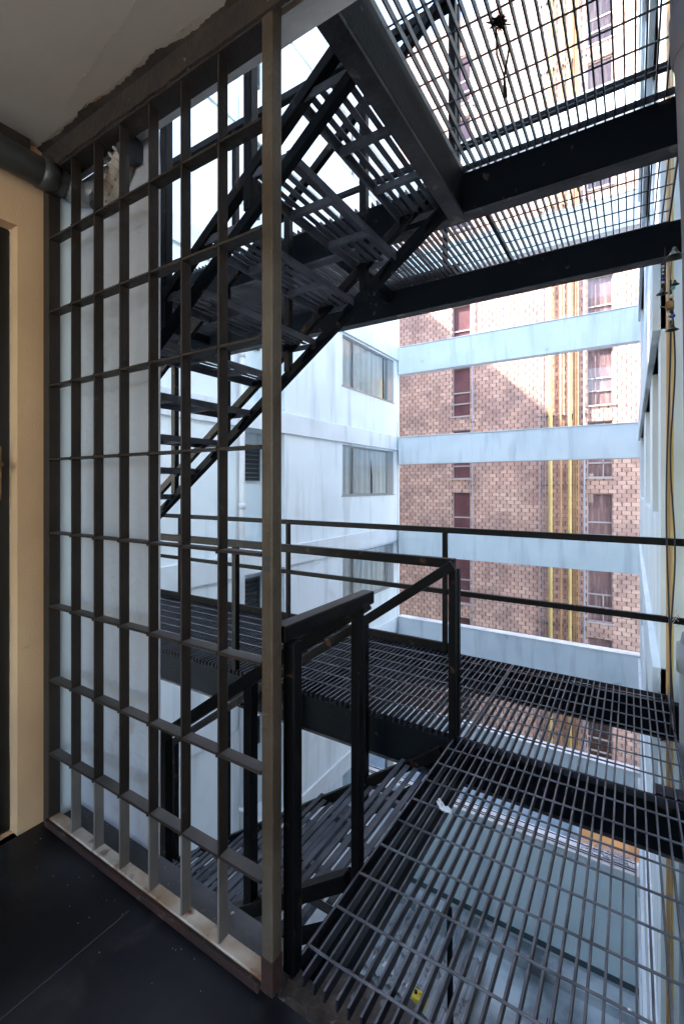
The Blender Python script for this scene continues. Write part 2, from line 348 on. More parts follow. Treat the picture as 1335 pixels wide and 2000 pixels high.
m.build('collar', 'whitepipe', dp, smooth=True)

# ================================================================== RIGHT WHITE BUILDING
XR = 0.174
rb = empty('apartment_building', 'narrow slanting view of white rendered block along the right edge of the courtyard', 'building')
T_R = 13.0
rholes = []
wr = [(4.35, 5.55), (6.3, 8.3), (9.4, 12.6)]
for k in floors:
    z = k*P
    if z+2.42 > T_R or z < GZ: continue
    for a, b in wr: rholes.append((a, z+1.05, b, z+2.42, 0.12))
m = MB(); wall(m, 'x', XR, -1, 4.0, GZ-.3, 13.9, T_R, rholes)
m.quad([(XR,13.9,GZ-.3),(XR+6,13.9,GZ-.3),(XR+6,13.9,T_R),(XR,13.9,T_R)])
m.quad([(XR,4.0,GZ-.3),(XR+.14,4.0,GZ-.3),(XR+.14,4.0,T_R),(XR,4.0,T_R)])
m.quad([(XR+.14,4.0,GZ-.3),(XR+.14,1.0,GZ-.3),(XR+.14,1.0,T_R),(XR+.14,4.0,T_R)])
m.quad([(XR,4.0,T_R),(XR,13.9,T_R),(XR+6,13.9,T_R),(XR+6,4.0,T_R)])
m.quad([(XR+.14,1,T_R),(XR+.14,4,T_R),(XR+6,4,T_R),(XR+6,1,T_R)])
m.build('wall', 'plaster', rb)
m = MB()
for k in floors:
    z = k*P
    if z+2.93 < T_R and z > GZ-2: m.box(XR-.05, 4.0, z+2.42, XR+.05, 13.5, z+2.95)
m.build('floor_band', 'band', rb, bevel=0.006)
for k in floors:
    z = k*P
    if z+2.42 > T_R or z < -9.5: continue
    for a, b in wr:
        f = MB(); x0, x1 = XR+.06, XR+.11; z0, z1 = z+1.05, z+2.42
        f.box(x0,a,z0,x1,b,z0+.04).box(x0,a,z1-.04,x1,b,z1).box(x0,a,z0+.04,x1,a+.04,z1-.04).box(x0,b-.04,z0+.04,x1,b,z1-.04).box(x0,(a+b)/2,z0+.04,x1,(a+b)/2+.04,z1-.04)
        wf = f.build('window', 'frame', rb)
        p = MB(); p.quad([(XR+.085,a+.04,z0+.04),(XR+.085,b-.04,z0+.04),(XR+.085,b-.04,z1-.04),(XR+.085,a+.04,z1-.04)]); p.build('pane', 'glass', wf)
        cu = MB(); curtain_mesh(cu, XR+.2, a, b, z0, z1, seed=k+40); cu.build('curtain', 'curtain', wf)

# ================================================================== BRIDGING CONCRETE BEAMS
names = {2:'topmost', 1:'', 0:'', -1:'', -2:'', -3:''}
for k, lab in ((4,'pale blue concrete beam seen highest of all through the upper steel grating'),
               (3,'pale blue concrete beam between white blocks, half hidden by overhead grating near dark steel beams'),
               (2,'pale blue concrete beam just under the overhead steel platform, spanning between the white blocks'),
               (1,'pale blue concrete beam between the white blocks, above the railing and level with the lower curtained window'),
               (0,'pale blue concrete beam seen behind the top rail of the far railing'),
               (-1,'pale blue beam with white capping right behind the far edge of the steel walkway'),
               (-2,'pale blue beam with white capping seen through the walkway grating, brick behind it')):
    zt = 2.901 + (k-1)*P
    e = empty('concrete_beam', lab, 'beam', 'pale blue beams bridging the courtyard')
    MB().box(XL+.03, 13.76, zt-.876, XR-.004, 14.02, zt).build('beam', 'beam', e, bevel=0.008)
    MB().box(XL+.03, 13.74, zt+.002, XR-.004, 14.04, zt+.03).build('capping', 'beamtop', e)
# bottom: full-height blue wall with wide white top
e = empty('courtyard_wall', 'tall blue green wall with wide white littered ledge, far below the grating', 'wall')
MB().box(XL+.03, 13.55, GZ, XR-.004, 13.95, -8.42).build('wall_face', mat('blue_green_plaster', (0.70,0.80,0.80), .85, (.64,.74,.74), 1.2, bump=.4, bscale=12, streak=((.44,.54,.56),3,.55,.75,.6)), e)
MB().box(XL+.03, 13.50, -8.418, XR-.004, 14.0, -8.36).build('coping', 'beamtop', e)
m = MB(); 
for yy in (13.62, 13.70, 13.92): m.tube([(XL+.1,yy,-8.34),(-3,yy+.01,-8.345),(XR-.1,yy-.02,-8.34)], 0.012, 6)
m.build('cable', 'cable', e)
MB().box(XL+.03, 13.53, GZ+.30, XR-.004, 13.548, GZ+.46).build('base_shade', mat('dark_base_shade', (.06,.09,.10), .8), e)  # dark strip painting the shadow gap at the wall foot
m = MB(); rnd = random.Random(5)
for i in range(70):
    x = XR-.15-rnd.random()*1.1; y = 13.6+rnd.random()*.5; a = rnd.random()*6.3
    m.tube([(x,y,-8.35),(x+.12*math.cos(a),y+.12*math.sin(a),-8.35+rnd.random()*.12),(x+.2*math.cos(a+1),y+.1*math.sin(a+1),-8.33)], 0.008, 4)
tag(m.build('dry_twigs', 'lilac'), 'tangle of pale dry twigs on the white ledge below the grating', 'twigs', kind='stuff')
MB().box(XL+.03, 12.95, GZ, XR-.004, 13.50, GZ+.25).build('kerb', 'court'); tag(bpy.data.objects['kerb'], kind='structure')

# ================================================================== BRICK BUILDING
YB = 21.4
bb = empty('brick_building', 'tall pink brick block with maroon blinds behind the pale blue beams', 'building')
bh = []; pitchz = 2.956; T_B = 23.5
left_w = (-7.27, -6.41); right_w = (-1.57, -0.66)
wins = []
for k in range(-5, 6):
    top = 6.93 + k*pitchz
    if top > T_B or top-2.33 < -13: continue
    for a, b, kind in ((*left_w, 'l'), (*right_w, 'r')):
        bh.append((a, top-2.3, b, top, 0.16)); wins.append((a, b, top-2.3, top, kind, k))
m = MB(); wall(m, 'y', YB, -1, -16, GZ-2, 9, T_B, bh)
m.quad([(-16,YB,GZ-2),(-16,YB+9,GZ-2),(-16,YB+9,T_B),(-16,YB,T_B)]); m.quad([(9,YB,GZ-2),(9,YB+9,GZ-2),(9,YB+9,T_B),(9,YB,T_B)])
m.quad([(-16,YB,T_B),(9,YB,T_B),(9,YB+9,T_B),(-16,YB+9,T_B)])
m.build('wall', 'brick', bb)
for a, b, z0, z1, kind, k in wins:
    y0 = YB+.10
    f = MB(); t = .035
    f.box(a,y0,z0,b,y0+.05,z0+t).box(a,y0,z1-t,b,y0+.05,z1).box(a,y0,z0+t,a+t,y0+.05,z1-t).box(b-t,y0,z0+t,b,y0+.05,z1-t)
    f.box(a+t,y0,z0+.56,b-t,y0+.05,z0+.62).box(a+t,y0,z0+1.08,b-t,y0+.05,z0+1.14)
    if kind == 'r' and k in (-1, -3): f.box((a+b)/2+.1,y0,z0+t,(a+b)/2+.15,y0+.05,z0+1.08)
    wf = f.build('window', 'whiteframe', bb)
    p = MB(); p.quad([(a+t,y0+.03,z0+t),(b-t,y0+.03,z0+t),(b-t,y0+.03,z1-t),(a+t,y0+.03,z1-t)]); p.build('pane', 'glass', wf)
    MB().box(a-.02, YB+.159, z0-.05, b+.02, YB+.2, z1+.02).build('blind', 'red_blind' if kind == 'l' else 'grey_blind', wf)
    MB().box(a-.08, YB-.06, z0-.06, b+.08, YB+.09, z0-.002).build('sill', 'whiteframe', wf)

def vpipe(name, x, r, m, label, grp, z0=GZ, z1=T_B-.3, y=None, coup=True):
    y = YB-.08-r if y is None else y
    e = empty(name, label, 'pipe', grp)
    q = MB(); q.tube([(x,y,z0),(x,y,z1)], r, 12); q.build('pipe', m, e, smooth=True)
    if coup:
        q = MB(); z = z0+1.1
        while z < z1-.3: q.box(x-r-.05, y-.01, z, x+r+.05, YB+.0, z+.05); z += 2.956
        q.build('clamp', 'darkframe', e)
G = 'pipes running down the brick wall'
vpipe('wall_pipe', -2.93, .085, 'yellow', 'thickest bright yellow pipe, left of the orange pipe on the brick wall', G)
vpipe('wall_pipe', -2.53, .05, 'orange', 'salmon orange pipe between the two thick yellow pipes on brick', G)
vpipe('wall_pipe', -2.19, .075, 'yellow', 'thick yellow pipe right of the salmon pipe, beside the thin ochre ones', G)
vpipe('wall_pipe', -2.06, .028, 'ochre', 'thin ochre pipe touching the right side of the second yellow pipe', G, coup=False)
vpipe('wall_pipe', -1.97, .024, 'ochre', 'middle one of three thin ochre pipes on brick', G, coup=False)
vpipe('wall_pipe', -1.88, .024, 'orange', 'thin orange pipe, rightmost of the yellow and ochre bundle', G, coup=False)
vpipe('wall_pipe', -1.66, .035, 'lilac', 'grey conduit beside the left edge of the mauve-blind windows', G)
vpipe('wall_pipe', -3.36, .022, 'lilac', 'thin pale conduit, leftmost of the pair left of the yellow pipe', G)
vpipe('wall_pipe', -3.14, .02, 'lilac', 'thin pale conduit hugging the left side of the thickest yellow pipe', G)
vpipe('wall_pipe', -6.28, .022, 'lilac', 'thin grey conduit just right of the maroon-blind windows', G)

# neighbouring flat roof beyond the courtyard wall
e = empty('flat_roof_annex', 'low annex with orange coated flat roof, glimpsed through the grating past the white ledge', 'building')
MB().box(-1.75, 14.8, GZ-1.9, .9, YB-.3, -12.0).build('roof', 'roof_orange', e)
MB().box(-4.0, 14.8, GZ-1.9, -1.77, 19.2, -12.1).build('side_roof', 'roof_orange', e)
MB().box(-9.0, 19.22, GZ-1.9, -1.77, YB-.3, -12.0).build('lower_roof', 'roof_blue', e)
MB().box(-1.9, 19.3, -11.98, -1.72, YB-.3, -11.75).build('roof_kerb', 'roof_blue', e)
MB().box(-.7, 14.25, GZ-1.9, .9, 14.78, -11.4).build('parapet', 'roof_pink', e)
# air conditioner and awning under the mauve window, seen through grating
e = empty('air_conditioner', 'white air conditioning box on the brick wall below the mauve-blind window', 'air conditioner')
MB().box(-2.1, YB-.45, -6.9, -1.45, YB-.06, -6.35).build('casing', 'acwhite', e, bevel=.02)
m = MB()
for i in range(9): m.box(-2.05, YB-.465, -6.85+i*.05, -1.7, YB-.452, -6.83+i*.05)
m.build('grille', 'darkframe', e)

# ================================================================== OWN BUILDING (slab, ledge, outside wall, storeys above)
ob = empty('own_building', 'building whose landing the steel stair serves, seen from inside its dim lobby', 'building')
MB().box(-12, -3.4, 2.97, 6, 1.0, 9.0).build('upper_storeys', 'plaster', ob)
# added unseen block whose top edge throws the slanting shade line on the brick
nb = empty('shade_caster', 'unseen box added to throw the slanting shade line on the brick', 'building')
slope = math.tan(SUN_EL)/(-math.sin(SUN_AZ)); X0N = -19.0
MB().box(X0N-10, 2, GZ, X0N, 34, 4.6 - slope*(X0N+3.03)).build('caster_box', 'band', nb)
MB().box(-8, .915, 2.552, .9, 1.02, 2.95).build('slab_edge', 'soffit', ob)
m = MB().box(-8, .935, 2.535, .9, .955, 2.551); m.build('drip_moulding', 'soffit', ob)
# ledge outside the gate and the storey below it
MB().box(-2.3, .945, -.30, -.80, 1.03, -.004).build('ledge', 'ledge', ob)
# thin white pier / wall left of the opening (end face chamfered away from view)
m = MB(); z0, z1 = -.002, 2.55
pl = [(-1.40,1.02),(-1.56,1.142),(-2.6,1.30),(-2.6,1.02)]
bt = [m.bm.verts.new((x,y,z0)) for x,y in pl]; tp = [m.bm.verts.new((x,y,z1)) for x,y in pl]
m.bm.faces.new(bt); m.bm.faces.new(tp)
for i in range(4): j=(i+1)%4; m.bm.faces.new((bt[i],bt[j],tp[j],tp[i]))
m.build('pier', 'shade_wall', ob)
MB().box(-2.3, .93, .0, -1.905, 1.018, 2.55).build('pier_return', 'plaster', ob)
MB().box(-9, -9, GZ, -.80, .94, -.31).build('lower_storeys', 'plaster', ob)
MB().box(-.80, -9, GZ, 6, .90, -.31).build('lower_storeys', 'plaster', ob)

# ---- lobby interior
f = MB().box(-1.96, -3.2, -.30, 2.2, .90, 0.0); tag(f.build('floor', 'slate'), kind='structure')
m = MB()
m.bar((-1.30,-3.1,.0012),(-1.30,.84,.0012),.004,.002); m.bar((-1.9,.30,.0012),(2.1,.30,.0012),.003,.002); m.bar((-1.9,-.6,.0012),(2.1,-.6,.0012),.004,.002)
tag(m.build('floor_joints', 'grout'), kind='structure')
c = MB().box(-1.96, -3.2, 2.60, 2.2, .905, 2.80); tag(c.build('ceiling', 'ceiling'), kind='structure')
wl = MB(); wall(wl, 'x', -1.93, 1, -3.2, 0, .905, 2.60, [(-.25, 0.0, .80, 2.27, .06)])
tag(wl.build('wall_left', 'cream'), kind='structure')
wb = MB(); wb.box(-1.96,-3.3,0,.8,-3.2,.5); tag(wb.build('wall_back', 'cream'), kind='structure')
wr_ = MB(); wr_.box(.62, -1.2, 0, .8, .9, 2.6); tag(wr_.build('wall_right', 'cream'), kind='structure')
# dark door in the left wall
d = empty('dark_door', 'black framed door with gold trim set in the cream wall', 'door')
m = MB(); m.box(-2.02,-.25,0,-1.985,-.17,2.27).box(-2.02,.70,0,-1.985,.80,2.27).box(-2.02,-.17,2.13,-1.985,.70,2.27).box(-2.02,-.17,0,-1.985,.70,.25).box(-2.02,-.17,1.0,-1.985,.70,1.12)
m.build('leaf', mat('black_gloss_paint', (.008,.007,.006), .3), d, bevel=.006)
m = MB(); m.box(-2.01,-.17,.25,-2.0,.70,1.0).box(-2.01,-.17,1.12,-2.0,.70,2.13); m.build('glass_panel', mat('bronze_glass', (.10,.06,.03), .15), d)
m = MB(); m.box(-1.984,.685,.25,-1.975,.70,2.13).box(-1.984,-.17,.25,-1.975,-.155,2.13); m.build('trim', 'brass', d)
m = MB(); m.box(-1.984,.735,1.25,-1.972,.765,1.45); m.tube([(-1.972,.75,1.38),(-1.93,.75,1.38),(-1.93,.66,1.38)], .009, 10); m.build('handle', 'brass', d)

# stained strip and peeling paint along the ceiling edge
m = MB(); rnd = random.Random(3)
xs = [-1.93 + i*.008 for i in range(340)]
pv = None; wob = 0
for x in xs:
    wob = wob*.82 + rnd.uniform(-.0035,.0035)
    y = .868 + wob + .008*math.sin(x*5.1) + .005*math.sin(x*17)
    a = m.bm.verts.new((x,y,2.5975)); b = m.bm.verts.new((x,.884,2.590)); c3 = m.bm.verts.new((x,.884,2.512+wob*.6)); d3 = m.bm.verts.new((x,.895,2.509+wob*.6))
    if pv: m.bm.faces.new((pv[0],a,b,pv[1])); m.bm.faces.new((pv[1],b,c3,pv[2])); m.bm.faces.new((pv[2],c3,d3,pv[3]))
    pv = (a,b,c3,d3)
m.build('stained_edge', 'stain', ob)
for q_, (x0, y0, x1, y1, w_) in enumerate([(-1.90,.862,-1.62,.858,.004),(-1.60,.858,-1.42,.862,.007),(-1.40,.860,-1.22,.855,.003),(-1.12,.858,-1.0,.862,.004),(-1.84,.70,-1.80,.66,.007),(-1.45,.79,-1.2,.76,.0014),(-1.2,.76,-.98,.70,.0012),(-1.62,.82,-1.45,.79,.0012)]):
    m = MB(); rnd = random.Random(q_); n = 60; prev = None; wx = 0
    for i in range(n+1):
        t = i/n; wx = wx*.8 + rnd.uniform(-.002,.002)
        x = x0+(x1-x0)*t; y = y0+(y1-y0)*t+wx; ww = w_*(.3+.7*rnd.random())*math.sin(math.pi*min(max(t,.05),.95))
        a = m.bm.verts.new((x,y-ww,2.5955)); b = m.bm.verts.new((x,y+ww,2.5968))
        if prev: m.bm.faces.new((prev[0],a,b,prev[1]))
        prev = (a,b)
    m.build('peeling_paint' if w_ > .002 else 'ceiling_crack', 'peel' if w_ > .002 else 'peelthin', ob)
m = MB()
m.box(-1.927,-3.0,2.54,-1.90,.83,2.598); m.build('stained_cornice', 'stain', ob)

# ================================================================== GATE
gt = empty('security_gate', 'taupe painted flat-bar lattice grille standing beside the doorway', 'gate')
GY = .91
bx = [-1.734,-1.586,-1.434,-1.278,-1.125,-.969]
for x in bx:
    ub = MB().box(x-.0035, GY-.017, .27, x+.0035, GY+.017, 2.50).build('upright_bar', 'gate', gt, bevel=.0015)
    MB().box(x-.0037, GY-.0172, .031, x+.0037, GY+.0172, .2695).build('bar_foot', 'gatefoot', ub, bevel=.0015)
zs = [.274+.2825*i for i in range(8)]
for z in zs:
    m = MB(); xx = [-1.905]+bx+[-.807]
    rnd = random.Random(int(z*100))
    for a, b in zip(xx, xx[1:]): m.box(a+.004, GY-.019, z-.0035+rnd.uniform(-.001,.001), b-.004, GY+.019, z+.0035)
    for xw in xx[1:-1]:
        m.ball((xw-.004, GY-.0185, z-.0045), .0042, 6); m.ball((xw+.004, GY-.0185, z+.0045), .0038, 6)
    for a, b in zip(xx, xx[1:]):
        fc = m.bm.faces.new([m.bm.verts.new(p_) for p_ in ((a+.005,GY-.018,z+.0042),(b-.005,GY-.018,z+.0042),(b-.005,GY+.018,z+.0042),(a+.005,GY+.018,z+.0042))]); fc.material_index = 1  # pale top faces: dust plus painted light
    m.build('cross_bar', 'gate', gt).data.materials.append(M['lit_dust'])
m = MB().box(-1.93,GY-.022,.0,-1.888,GY+.022,2.50); m.build('hinge_post', 'gate', gt, bevel=.003)
MB().box(-1.93,GY-.018,2.505,-.807,GY+.05,2.54).build('top_rail', 'gate', gt, bevel=.003)
MB().box(-1.887,GY-.020,.001,-.807,GY+.022,.030).build('bottom_rail', 'whitebar', gt, bevel=.003)
MB().box(-1.90,GY-.034,.001,-.807,GY-.0215,.026).build('rusty_kick_strip', 'rust', gt, bevel=.003)
po = MB().box(-.807,.890,.0,-.770,.928,2.56).build('lock_post', 'gatepost', gt, bevel=.004)
m = MB(); m.tube([(-.788,.8885,1.115),(-.788,.8905,1.115)], .009, 12); m.box(-.797,.8885,1.082,-.780,.8899,1.098); m.build('lock_hole', 'dark', po)
m = MB(); m.box(-.8085,.8885,.0,-.7685,.9295,.09); m.build('rusty_foot', 'rust', po, bevel=.003)

# old pipe along top of the left wall, its elbow wrapped in lagging outside
pp = empty('old_pipe', 'worn dark pipe under the ceiling passing out through the gate top', 'pipe')
m = MB(); m.tube([(-1.868,-3.1,2.475),(-1.868,.93,2.475)], .052, 18, False); m.build('pipe', 'oldpipe', pp, smooth=True)
m = MB(); m.tube([(-1.868,.845,2.475),(-1.868,.90,2.475)], .057, 18); m.build('collar', 'oldpipe', pp, smooth=True)
M['joint'] = mat('dull_grey_pipe_joint', (.18,.19,.20), .4, (.10,.10,.10), 6)
m = MB(); m.tube([(-1.868,.93,2.475),(-1.868,.965,2.47),(-1.80,.985,2.44),(-1.69,.985,2.40)], [.045,.046,.045,.044], 16); m.build('elbow', 'joint', pp, smooth=True)
m = MB(); m.tube([(-1.69,.985,2.36),(-1.655,.985,2.37),(-1.60,.985,2.42),(-1.56,.985,2.47),(-1.53,.985,2.515)], [.035,.040,.036,.038,.030], 14)
for i in range(7):
    t = i/6; x = -1.665+.12*t; z = 2.375+.12*t; m.tube([(x-.03,.955,z+.03),(x,.943,z),(x+.035,.962,z-.03)], .006, 6)
m.build('lagging', 'wrap', pp)
m = MB(); m.tube([(-1.53,.985,2.50),(-1.49,.985,2.50)], .045, 18); m.build('open_end', 'dark', pp)
m = MB(); m.tube([(-1.70,.985,2.40),(-1.695,.985,2.36)], .042, 14); m.build('cut_end', 'dark', pp)

# ================================================================== FIRE ESCAPE: landing (lower one is the source, upper one the copy)
X0, X1, YN, YF = -6.2, .19, 2.34, 3.50
def landing():
    r = empty('steel_landing', 'x', 'landing', 'steel landings of the fire escape')
    # beams
    MB().box(X0, YN, -.235, .312, YN+.065, -.032).build('near_beam', 'steel', r, bevel=.004)
    MB().box(X0, YN-.001, -.25, .312, YN+.066, -.2355).build('near_flange', 'flange', r)
    MB().box(X0, YF-.065, -.24, .312, YF, -.032).build('far_beam', 'steel', r, bevel=.004)
    MB().box(X0, YF-.066, -.252, .312, YF+.001, -.2405).build('far_flange', 'flange', r)
    MB().box(-.800, 1.03, -.232, -.735, YN-.002, -.032).build('side_beam', 'steel', r, bevel=.004)
    MB().box(-.812, 1.03, -.25, -.735, YN-.003, -.2325).build('side_flange', 'flange', r)
    for x in (-1.72, -3.9):
        MB().box(x, YN+.066, -.12, x+.045, YF-.066, -.034).build('cross_member', 'steel', r)
    # gratings
    def grating(x0, y0, x1, y1, seed):
        m = MB(); rnd = random.Random(seed)
        n = int(round((x1-x0)/.036)); 
        for i in range(n+1):
            x = x0 + (x1-x0)*i/n + (rnd.uniform(-.0022,.0022) if 0 < i < n else 0); b = rnd.uniform(-.0025,.0025)
            t = .0029
            ym = (y0+y1)/2
            m.bar((x, y0, -.016), (x+b, ym, -.016), t*2, .030); m.bar((x+b, ym, -.016), (x, y1, -.016), t*2, .030)
            c1 = len(m.bm.faces)
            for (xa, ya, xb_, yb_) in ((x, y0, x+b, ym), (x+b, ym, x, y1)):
                fc = m.bm.faces.new([m.bm.verts.new(p_) for p_ in ((xa-t, ya, .0002), (xa+t, ya, .0002), (xb_+t, yb_, .0002), (xb_-t, yb_, .0002))]); fc.material_index = 1  # pale cap painting the lit, worn bar tops
        k = math.floor(y0/.145)+1
        while k*.145 + .033 < y1 - .01:
            y = k*.145 + .033
            if y > y0+.01:
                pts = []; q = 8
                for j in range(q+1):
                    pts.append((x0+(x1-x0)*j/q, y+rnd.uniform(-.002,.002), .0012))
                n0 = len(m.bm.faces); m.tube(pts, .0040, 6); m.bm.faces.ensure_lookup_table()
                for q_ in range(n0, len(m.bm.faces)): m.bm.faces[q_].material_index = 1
            k += 1
        m.bar((x0-.003,y0,-.016),(x0-.003,y1,-.016),.006,.031); m.bar((x1+.003,y0,-.016),(x1+.003,y1,-.016),.006,.031)
        m.bar((x0,y1,-.014),(x1,y1,-.014),.005,.030)
        return m
    grating(X0, YN+.004, -.74, YF-.004, 1).build('grating', 'grate', r).data.materials.append(M['worn'])  # second material: worn tops with light put into the colour
    grating(-.726, YN+.006, X1, YF-.004, 2).build('grating', 'grate', r).data.materials.append(M['worn'])  # second material: worn tops with light put into the colour
    grating(-.775, .975, X1, YN-.006, 3).build('grating', 'grate', r).data.materials.append(M['worn'])  # second material: worn tops with light put into the colour
    return r
low = landing()
low['label'] = 'steel grating walkway and landing at floor level in front of the doorway'
upl = copy_tree(low); upl.location.z = P
upl['label'] = 'overhead steel grating landing with deep beams, seen from below'

# plate bracket at the right end of the near beam
m = MB().box(.08, YN+.08, -.10, .19, YN+.16, -.035).build('bracket', 'flange', low)

def railing():
    r = empty('guard_railing', 'x', 'railing', 'railings of the fire escape landings')
    y = YF-.02
    MB().bar((X0,y,.957),(X1+.22,y,.957),.035,.045).build('top_rail', 'steel_rail', r, bevel=.004)
    MB().bar((X0,y,.475),(X1+.22,y,.475),.03,.038).build('middle_rail', 'steel_rail', r, bevel=.003)
    MB().box(X0,y-.012,.004,-1.13,y+.018,.072).build('toe_board', 'steel_rail', r, bevel=.002)
    for x in (-1.24, -2.81, -4.4):
        MB().box(x-.018,y-.018,.0,x+.018,y+.018,.935).build('post', 'steel_rail', r, bevel=.003)
    return r
rf = railing(); rf['label'] = 'long dark guard railing along the far edge of the lower walkway'
r2 = copy_tree(rf); r2.location.z = P; r2['label'] = 'dark guard railing of the upper landing, seen through the overhead grating'
def railing_near():
    r = empty('guard_railing', 'x', 'railing', 'railings of the fire escape landings')
    y = YN+.012
    MB().bar((X0,y,.895),(-.785,y,.895),.045,.05).build('top_rail', 'steel_rail', r, bevel=.004)
    for x in (-2.375, -4.1): MB().box(x-.02,y-.02,.0,x+.02,y+.02,.87).build('post', 'steel_rail', r, bevel=.003)
    MB().box(-.804,y-.05,-.22,-.768,y-.008,.87).build('corner_post', 'steel_rail', r, bevel=.004)
    MB().box(-.806,y-.006,-.02,-.764,y+.034,.87).build('corner_post', 'steel_rail', r, bevel=.004)
    return r
rn = railing_near(); rn['label'] = 'dark railing with tall corner post between the lower walkway and the stairwell'
r3 = copy_tree(rn); r3.location.z = P; r3['label'] = 'dark railing at the stair edge of the upper walkway, partly hidden above the beams'

# gate-side short railing (post A, post B and thick handrail slab)
m0 = empty('guard_railing', 'short thick dark railing of two posts right beside the gate post at the stair head', 'railing', 'railings of the fire escape landings')
MB().box(-.790,.955,0,-.752,.992,.885).build('post', 'steel_rail', m0, bevel=.004)
MB().box(-.812,1.342,-.2,-.778,1.378,.885).build('post', 'steel_rail', m0, bevel=.004)
MB().box(-.817,.940,.886,-.769,1.435,.930).build('handrail', 'steel_rail', m0, bevel=.005)
MB().box(-.813,.944,.9302,-.773,1.431,.9308).build('lit_dusty_top', 'lit_dust', m0)  # thin cap, lightened for dust and for light on the handrail top

# ================================================================== STAIR FLIGHTS
RUN, RISE, NT = .268, .19, 15
SX = -.81
YS0, YS1 = 1.37, 2.29
def zs_(x): return -.244 + (RISE/RUN)*(x-SX)      # underside line of the stringers, landing level = 0
def flight():
    r = empty('stair_flight', 'x', 'stair', 'steel stair flights')
    xb = SX - (NT)*RUN
    for y, nm in ((YS0,'stringer'),(YS1,'stringer')):
        MB().bar((SX+.03,y,zs_(SX+.03)+.03),(xb,y,zs_(xb)+.03),.035 if y == YS0 else .045,.042 if y == YS0 else .055,(0,0,1)).build(nm, 'steel', r, bevel=.003)
    for k in range(NT):
        zt = -RISE*(k+1); xf = SX-.005 - k*RUN; xr = xf-.25
        m = MB(); rnd = random.Random(k)
        y0, y1 = YS0-.012, YS1+.012
        # angle frame
        m.box(xr, y0, zt-.038, xr+.006, y1, zt-.0005).box(xf-.006, y0, zt-.038, xf, y1, zt-.0005)
        for yy in (y0, y1-.006): m.box(xr+.006, yy, zt-.038, xf-.006, yy+.006, zt-.006)
        for t in (.33, .66):
            yy = y0+(y1-y0)*t; m.box(xr+.006, yy-.012, zt-.036, xf-.006, yy+.012, zt-.0056)
        # slats
        m.box(xr, y0, zt-.005, xr+.024, y1, zt); m.box(xf-.024, y0, zt-.005, xf, y1, zt)
        for i in range(4):
            cx = xr+.024+.0265 + i*.0498 + rnd.uniform(-.002,.002)
            m.bar((cx, y0+.006, zt-.0025), (cx+rnd.uniform(-.002,.002), y1-.006, zt-.0025), .026, .005)
        tr = m.build('tread', 'steel_tread', r)
        b = MB(); b.bar((xf-.03,YS1-.03,zt-.046),(xf-.10,YS1-.03,zt-.12),.03,.006); b.build('bracket','steel',tr)
    return r, xb
M['steel_tread'] = mat('worn_tread_steel', (.11,.112,.13), .45, (.055,.057,.066), 6, bump=.15, spots=(.06,.05,.047), sscale=6, slo=.68, shi=.76, spec=0.12)
fl, xb = flight()
fl['label'] = 'lower steel stair flight going down behind the gate from the landing'
fu = copy_tree(fl); fu.location.z = P
fu['label'] = 'upper steel stair flight rising to the overhead landing, undersides of treads visible'
def stair_rail(y, w, posts):
    r = empty('stair_railing', 'x', 'railing', 'railings of the stair flights')
    xt = SX+.04
    MB().bar((xt,y,zs_(xt)+1.115),(xb,y,zs_(xb)+1.115),w,.05).build('handrail', 'steel_rail', r, bevel=.004)
    MB().bar((SX-.02,y,zs_(SX-.02)+.19),(xb,y,zs_(xb)+.19),w,.05).build('bottom_rail', 'steel_rail', r, bevel=.003)
    for x in posts: MB().box(x-.022,y-.02,zs_(x)+.05,x+.022,y+.02,zs_(x)+1.10).build('post', 'steel_rail', r, bevel=.003)
    return r
pxs = [-1.29-.55*i for i in range(7)]
a = stair_rail(YS1-.01, .035, pxs); a['label'] = 'thin far side railing of the lower stair flight, starting at the tall corner post'
b = copy_tree(a); b.location.z = P; b['label'] = 'far side railing of the upper stair flight, against the steel walkway beam'
a = stair_rail(YS0, .05, [-1.30-.53*i for i in range(7)]); a['label'] = 'thick near side railing of the lower stair flight, right behind the gate bars'
b = copy_tree(a); b.location.z = P; b['label'] = 'thick near side railing of the upper stair flight, crossing above the gate post'
for ch in list(b.children):
    if ch.name.startswith('bottom_rail'): bpy.data.objects.remove(ch)
MB().bar((SX-.02,YS0,zs_(SX-.02)+.195),(-3.2,YS0,zs_(-3.2)+.195),.042,.046).build('bottom_rail', 'steel_rail', b, bevel=.004)

# ================================================================== threshold rubble under grating edge
m = MB(); rnd = random.Random(9)
nx, ny = 34, 10
vs = [[m.bm.verts.new((-.80+1.3*i/nx, .84+(.30+.02*math.sin(i*1.7))*j/ny, -.060-(.10 if j == ny else 0)+rnd.uniform(-.012,.012)*(1 if 0<j else .2)+(.05 if j < 2 else 0))) for j in range(ny+1)] for i in range(nx+1)]
for i in range(nx):
    for j in range(ny): m.bm.faces.new((vs[i][j], vs[i+1][j], vs[i+1][j+1], vs[i][j+1]))
m.build('broken_threshold', 'rubble', ob)
MB().box(-.80,.845,-.30,.9,1.12,-.14).build('threshold_slab', 'rubble', ob)

